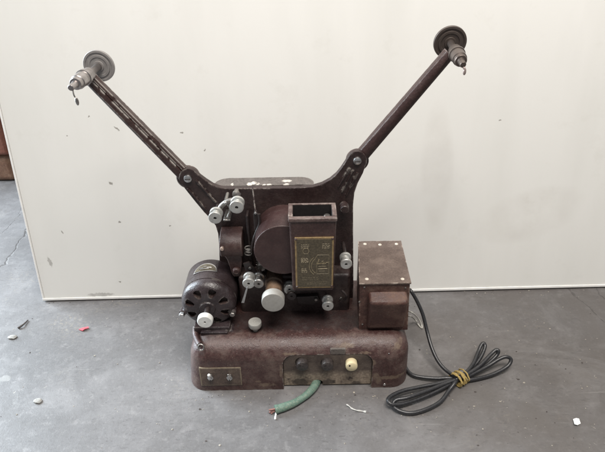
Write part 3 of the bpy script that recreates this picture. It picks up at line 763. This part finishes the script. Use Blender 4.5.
ld['label'] = 'dusty grey-brown lid with pale screw heads'
pchip = plain('worn_bare_patches', (.60, .55, .47), .6, .15)
for px, py in ((365, 244), (380, 244.7), (396.5, 244), (366.8, 279), (402.5, 279)):
    c = AZ(px, py, zt2); obj('lid_screw', B().lathe(c+Vector((0, 0, .0014)), (0, 0, -1), [(0, 0), (.0002, .0018), (.0012, .0030), (.0022, .0030), (.0022, 0)], 14), pchip, tb)
# pressed front cover, bulging with a sloped upper face
c0, c1 = AY(368.5, 297, Ya), AY(403, 326, Ya)
w0, w1, zz1, zz0 = c0.x, c1.x, AY(386, 292, Ya).z, AY(386, 326, Ya).z
d = .019
P = [(w0-.003, Ya+.002, zz0), (w1+.003, Ya+.002, zz0), (w1+.003, Ya+.004, zz0), (w0-.003, Ya+.004, zz0)]
g = B().hexa([(w0, Ya-d*.35, zz0), (w1, Ya-d*.35, zz0), (w1+.001, Ya+.004, zz0), (w0-.001, Ya+.004, zz0), (w0, Ya-d, zz1-.007), (w1, Ya-d, zz1-.007), (w1+.001, Ya+.004, zz1+.002), (w0-.001, Ya+.004, zz1+.002)], .0055, 5)
obj('front_cover', g, M['box'], tb)
for px, py in ((364.5, 287.5), (405.5, 288), (362.5, 324.5), (402, 325.5), (359.5, 302)):
    c = AY(px, py, Ya-.0005); obj('cover_screw', B().lathe(c-Vector((0, .0008, 0)), (0, 1, 0), [(0, 0), (.0002, .001), (.0008, .0017), (.0018, .0017), (.0018, 0)], 12), M['steel'], tb)

# reel arms
def arm(pa, pe, wa, we, groove, axis_f, axis_b, disc_m, disc_r, mspin):
    A, E = AY(*pa, Yp+.012), AY(*pe, Yp+.006)
    d = (E-A).normalized(); n = Vector((-d.z, 0, d.x)).normalized(); y = Vector((0, 1, 0))
    sg = groove if groove else 1
    if groove: cs = [(-1, -.0052), (-.72, -.0058), (-.50, -.0062), (-.46, -.0050), (-.30, -.0050), (-.24, -.0070), (.5, -.0078), (.85, -.0062), (1, -.003), (1, .006), (-1, .006)]
    else: cs = [(-1, -.0015), (-.85, -.0052), (-.45, -.0078), (0, -.0088), (.45, -.0078), (.85, -.0052), (1, -.0015), (1, .006), (-1, .006)]
    t = bmesh.new(); rings = []
    N = 14
    for i in range(N+1):
        f = i/N; c = A.lerp(E, f); w = (wa+(we-wa)*f)*.5
        rings.append([t.verts.new(c+n*(u*w*sg)+y*v) for u, v in cs])
    m = len(cs)
    for p, q in zip(rings[:-1], rings[1:]):
        for j in range(m): t.faces.new((p[j], p[(j+1) % m], q[(j+1) % m], q[j]))
    t.faces.new(rings[0]); t.faces.new(rings[-1][::-1]); bmesh.ops.recalc_face_normals(t, faces=t.faces)
    g = B(); g.add(t)
    kc = A+y*.0; g.lathe(Vector((A.x, Yp+.0102, A.z)), (0, 1, 0), [(0, 0), (0, wa*.80), (.001, wa*.84), (.010, wa*.84), (.010, 0)], 36)
    ar = obj('reel_arm', g, M['arm' if groove else 'arm2'], pr, ang=30)
    Fp, Bp = axis_f, axis_b; ax = (Bp-Fp); L = ax.length; ax.normalize()
    k = L/.105
    g = B().lathe(Fp, ax, [(0, 0), (0, .0034), (.001, .0041), (.012*k, 0.00413), (.016*k, 0.00499), (.0165*k, 0.00740), (.018*k, 0.00817), (.024*k, 0.00817), (.025*k, 0.00929), (.044*k, 0.00963), (.0445*k, 0.01075), (.050*k, 0.01075), (.0505*k, 0.00946), (.066*k, 0.00860), (.067*k, 0.00602), (.075*k, 0.00568), (.076*k, 0.00482), (.103*k, 0.00482), (.103*k, 0)], 36)
    obj('spindle', g, mspin, ar)
    g = B().lathe(Bp, ax, [(-.0022, 0), (-.0022, disc_r*.32), (-.0012, disc_r*.34), (-.0012, disc_r*.55), (-.0020, disc_r*.57), (-.0020, disc_r*.70), (-.0010, disc_r*.72), (-.0010, disc_r*.84), (-.0020, disc_r*.86), (-.0018, disc_r*.98), (-.001, disc_r), (.002, disc_r), (.0026, disc_r*.97), (.0026, 0)], 64)
    obj('reel_disc', g, disc_m, ar, ang=25)
    return ar, Fp
fL = AY(70.5, 88, .658); bL = Vector((AY(99, 66, .760).x, .760, AY(99, 66, .760).z))
aL, tL = arm((188, 178), (90, 78.5), .0215, .0168, 1, fL, bL, M['disc'], .0222, metal('spindle_nickel', (.42, .39, .38), .32, .95, .45))
aL['label'] = 'chipped left reel arm with grey disc'
g = B().tube([tL+Vector((.0015, .002, -.002)), tL+Vector((.002, .0, -.008)), tL+Vector((.0028, 0, -.012))], .0010, 8, 3).ball(tL+Vector((.0040, 0, -.0175)), .0034, (.7, .5, 1.6))
obj('latch_key', g, M['steel'], aL)
fR = AY(463.2, 65, .672); bR = AY(450, 42.5, .752)
aR, tR = arm((357.5, 161), (450, 53), .0205, .0160, 0, fR, bR, M['discdark'], .0228, metal('spindle_brown', (.16, .13, .115), .40, .8, .5))
aR['label'] = 'smooth dark right reel arm with brown disc'
g = B().tube([tR+Vector((-.001, .004, -.001)), tR+Vector((.002, .001, -.004)), tR+Vector((.0036, 0, -.007))], .0016, 8, 3).ball(tR+Vector((.0030, 0, -.0090)), .0027, (.8, .6, 1.5))
obj('latch_key', g, metal('latch_pale', (.45, .36, .33), .4, .6, .3), aR)

# ------------------------------------------------------------------ cables and bits on the floor
r = .0043
def cz(x, y, z): return AZ(x, y, z)
tie = (458.8, 378)
P = [AY(408, 289, .735), cz(411, 291, .105), cz(417, 301, .088), cz(423, 315, .066), cz(427, 331, .045), cz(431.5, 347, .030), cz(438, 361, .020), cz(447, 371, .015), cz(459, 377.2, .016)]
R1 = [(465.7, 372.8, .014), (473.2, 363.8, .016), (478.2, 352, .022), (481.6, 344.6, .028), (484.0, 343.4, .029), (484.8, 347.5, .025), (480.2, 358, .017), (472, 368, .011)]
R2 = [(467, 374.5, .013), (480.2, 365.2, .017), (491, 354.2, .024), (496, 350, .028), (498.4, 351, .027), (496.2, 355.8, .020), (487, 364.3, .013), (475, 373, .009)]
R3 = [(468, 376.2, .010), (487, 366.5, .014), (499, 359.2, .021), (506.5, 356.8, .024), (511, 359.8, .020), (506.5, 367, .012), (490, 375.3, .006), (470, 379.8, .006)]
Lb = [(447, 381, .012), (435, 384, .012), (419.9, 387, .012), (404, 390.5, .013), (393, 395, .014), (388, 399.5, .014), (391, 404, .012), (401, 404.2, .009), (420, 398.5, .007), (440, 389.5, .008), (452, 382.5, .010)]
Ld = [(455.5, 382, .014), (449, 390.5, .009), (440.5, 401.5, .0055), (427, 409, .005), (412, 413, .005), (400, 411, .006), (393, 405.5, .008), (396, 400, .012), (408, 397.5, .014), (425, 391.5, .013), (443, 384.5, .012)]
La = [(450, 378, .010), (436, 378.5, .007), (420, 377, .0055), (411, 374, .005)]
P += [cz(*q) for q in R1] + [cz(458.5, 377.5, .011)] + [cz(*q) for q in Lb] + [cz(458.8, 377.8, .015)] + [cz(*q) for q in R2] + [cz(459.5, 378.5, .008)] + [cz(*q) for q in Ld] + [cz(459, 378.5, .013)] + [cz(*q) for q in R3] + [cz(459, 379.5, .006)] + [cz(*q) for q in La]
P += [cz(405.5, 367, .005), cz(403.5, 357, .005), Vector((.176, .74, .005)), Vector((.15, .805, .005)), Vector((.10, .815, .005))]
pc = obj('power_cord', B().tube(P, r*.74, 12, 7), M['cable'])
tag(pc, 'coiled black power cord tied with yellow twine beside the projector base', 'cord')
g = B(); tc = cz(459, 378.2, .0105)
dirv = (cz(470, 371, .01)-cz(447, 384, .01)); dirv.z = 0; dirv.normalize(); sd = Vector((-dirv.y, dirv.x, 0))
hel = []
for i in range(150):
    t = i/149; a = t*2*PI*7; o = (t-.5)*.020+.003*math.sin(a*.37)
    hel.append(tc+dirv*o+sd*math.cos(a)*(.0120+.001*math.sin(i*1.7))+Vector((0, 0, max(-.0085, math.sin(a)*(.0108+.0008*math.sin(i*2.3))))))
g.tube(hel, .00125, 6, 1)
obj('twine_tie', g, M['twine'], pc)

g = B(); pa = [AY(408, 311, .745), cz(412, 312.5, .045), cz(417.5, 317.5, .022), cz(421.3, 324, .006), cz(422, 328, .0022), cz(419.5, 326, .002), cz(415, 319.5, .010), cz(411, 316.5, .03), AY(406, 316, .75)]
tag(obj('loose_wire', g.tube(pa, .0015, 8, 6), M['wire']), 'thin pale wire looped out behind the transformer box', 'wire')

hs = [(329, 371, .010), (320, 382, .0085), (314.5, 388, .0078), (308, 393.5, .0072), (302, 398.2, .0070), (295, 402.5, .0070), (288, 405.5, .0068), (281, 408, .0068), (275.0, 409.6, .0068)]
hp = [cz(*q) for q in hs]; hp[1] = Vector((nx_+.003, .612, .0078)); hp[2] = Vector((nx_-.0035, .596, .0072)); hp[0] = Vector((nx_+.014, .65, .0078))
root = tag(empty('green_cable', Vector((hp[3].x, hp[3].y, 0))), 'cut green cable with frayed end sticking out from under the projector', 'cable')
obj('sheath', B().tube(hp, lambda f: .0062+.0006*math.sin(f*9)+(.0006 if f > .93 else 0), 18, 6), M['green'], root)
g = B(); e = hp[-1]; dv = (hp[-1]-hp[-2]).normalized()
for i in range(9):
    o = Vector((0, random.uniform(-.0032, .0032), random.uniform(-.0030, .0032)))
    g.tube([e-dv*.004+o*.8, e+dv*.003+o, e+dv*random.uniform(.006, .0105)+o*1.3+Vector((0, random.uniform(-.002, .002), -.0015))], .0013, 7, 4)
obj('frayed_core', g, M['copper'], root)
g = B().tube([e+Vector((.002, -.004, -.002)), e+Vector((.001, -.009, -.004)), e+Vector((.0005, -.013, -.0055))], .0014, 7, 4).ball(e+Vector((.0006, -.013, -.0052)), .0017)
obj('white_strand', g, M['paperwhite'], root)

pp = [cz(346.5, 404.6, .0016), cz(349, 406, .0025), cz(352, 408.6, .0016), cz(357, 410.4, .0022), cz(361, 411, .0014), cz(366, 412, .0016)]
tag(obj('string_scrap', B().tube(pp, lambda f: .0011+.0007*(f > .9)+.0003*math.sin(f*20), 7, 5), M['string']), 'short curl of off-white string on the floor in front of the projector', 'string')
def scrap(name, pts, th, m, label, cat, curl=.001):
    bs = [cz(x, y, .0006+random.uniform(0, curl)) for x, y in pts]
    return tag(obj(name, B().prism(bs, (0, 0, th), 0), M[m]), label, cat)
scrap('paper_scrap', [(573, 419.3), (576.2, 418.2), (579, 418.9), (580.6, 423.6), (577.5, 425.2), (574.4, 424.3)], .0006, 'paperwhite', 'small white paper scrap on the right foreground floor', 'scrap', .003)
scrap('plastic_scrap', [(79, 330), (82, 328.5), (88.5, 327), (89, 328.4), (85, 329.4), (82.5, 331.2)], .0016, 'redplastic', 'thin red plastic scrap on the floor at the left', 'scrap', .002)
def pebble(px, py, r, sc, m, name, label, cat):
    c = cz(px, py, r*sc[2]*.7); return tag(obj(name, B().ball(c, r, sc, jit=.16, sub=2), M[m], ang=20), label, cat)
pebble(12, 337, .0055, (1.5, 1.0, .5), 'stone', 'concrete_chip', 'flat pale concrete chip near the left edge, below the dark twig', 'chip')
pebble(37.5, 401, .0052, (1.4, 1.0, .5), 'stone', 'concrete_chip', 'pale concrete chip on the lower left floor', 'chip')
tg = [cz(18, 328, .002), cz(22, 325.5, .004), cz(25, 323, .0025), cz(28, 320, .002)]
tag(obj('dark_twig', B().tube(tg, lambda f: .0022-.001*f, 7, 4), M['twig']), 'short dark twig on the floor near the left edge', 'twig')

g = B(); rg = random.Random(11)
for i in range(420):
    px, py = rg.uniform(-10, 615), rg.uniform(292, 458)
    if i % 3 == 0: px, py = rg.gauss(530, 60), rg.gauss(370, 40)
    if py < 292: continue
    if i % 4 == 1: px, py = rg.uniform(185, 420), 391+abs(rg.gauss(0, 9))
    if i % 7 == 2: px = rg.uniform(45, 600); py = 301-(px-43)*.0253+abs(rg.gauss(0, 4))
    s = rg.choice((.0004, .0005, .0007, .0008, .0012)) * (1.3 if rg.random() < .06 else 1)
    c = cz(px, py, s*.3)
    if x0-.01 < c.x < x1+.01 and c.y > .59: continue
    t = bmesh.new(); bmesh.ops.create_icosphere(t, subdivisions=1, radius=s)
    sx, sy = rg.uniform(.7, 1.9), rg.uniform(.7, 1.5)
    for v in t.verts: v.co = Vector((v.co.x*sx, v.co.y*sy, v.co.z*.5))*rg.uniform(.8, 1.2)+c
    g.add(t, 1 if rg.random() < .25 else 0)
tag(obj('floor_grit', g, [M['grit'], M['twig']], ang=15), 'scattered pale and dark grit on the grey concrete floor', 'grit', kind='stuff')

# ------------------------------------------------------------------ light
w = bpy.data.worlds.new('World'); S.world = w; w.use_nodes = True
bg = w.node_tree.nodes['Background']; bg.inputs[0].default_value = (.92, .96, 1.0, 1); bg.inputs[1].default_value = .22
def area(name, loc, tgt, sx, sy, e, col):
    l = bpy.data.lights.new(name, 'AREA'); l.shape = 'RECTANGLE'; l.size = sx; l.size_y = sy; l.energy = e; l.color = col
    o = bpy.data.objects.new(name, l); C.objects.link(o); o.location = loc
    o.rotation_euler = (Vector(tgt)-Vector(loc)).to_track_quat('-Z', 'Y').to_euler(); return o
area('ceiling_lamp', (.25, .0, 2.55), (.1, .6, .2), 1.5, .8, 77, (1.0, .945, .885))
area('doorway_lamp', (-2.0, 1.34, .95), (0, .5, .0), 1.1, 1.6, 140, (.80, .91, 1.0))
S.view_settings.view_transform = 'Standard'; S.view_settings.look = 'None'; S.view_settings.gamma = 1; S.view_settings.exposure = .20
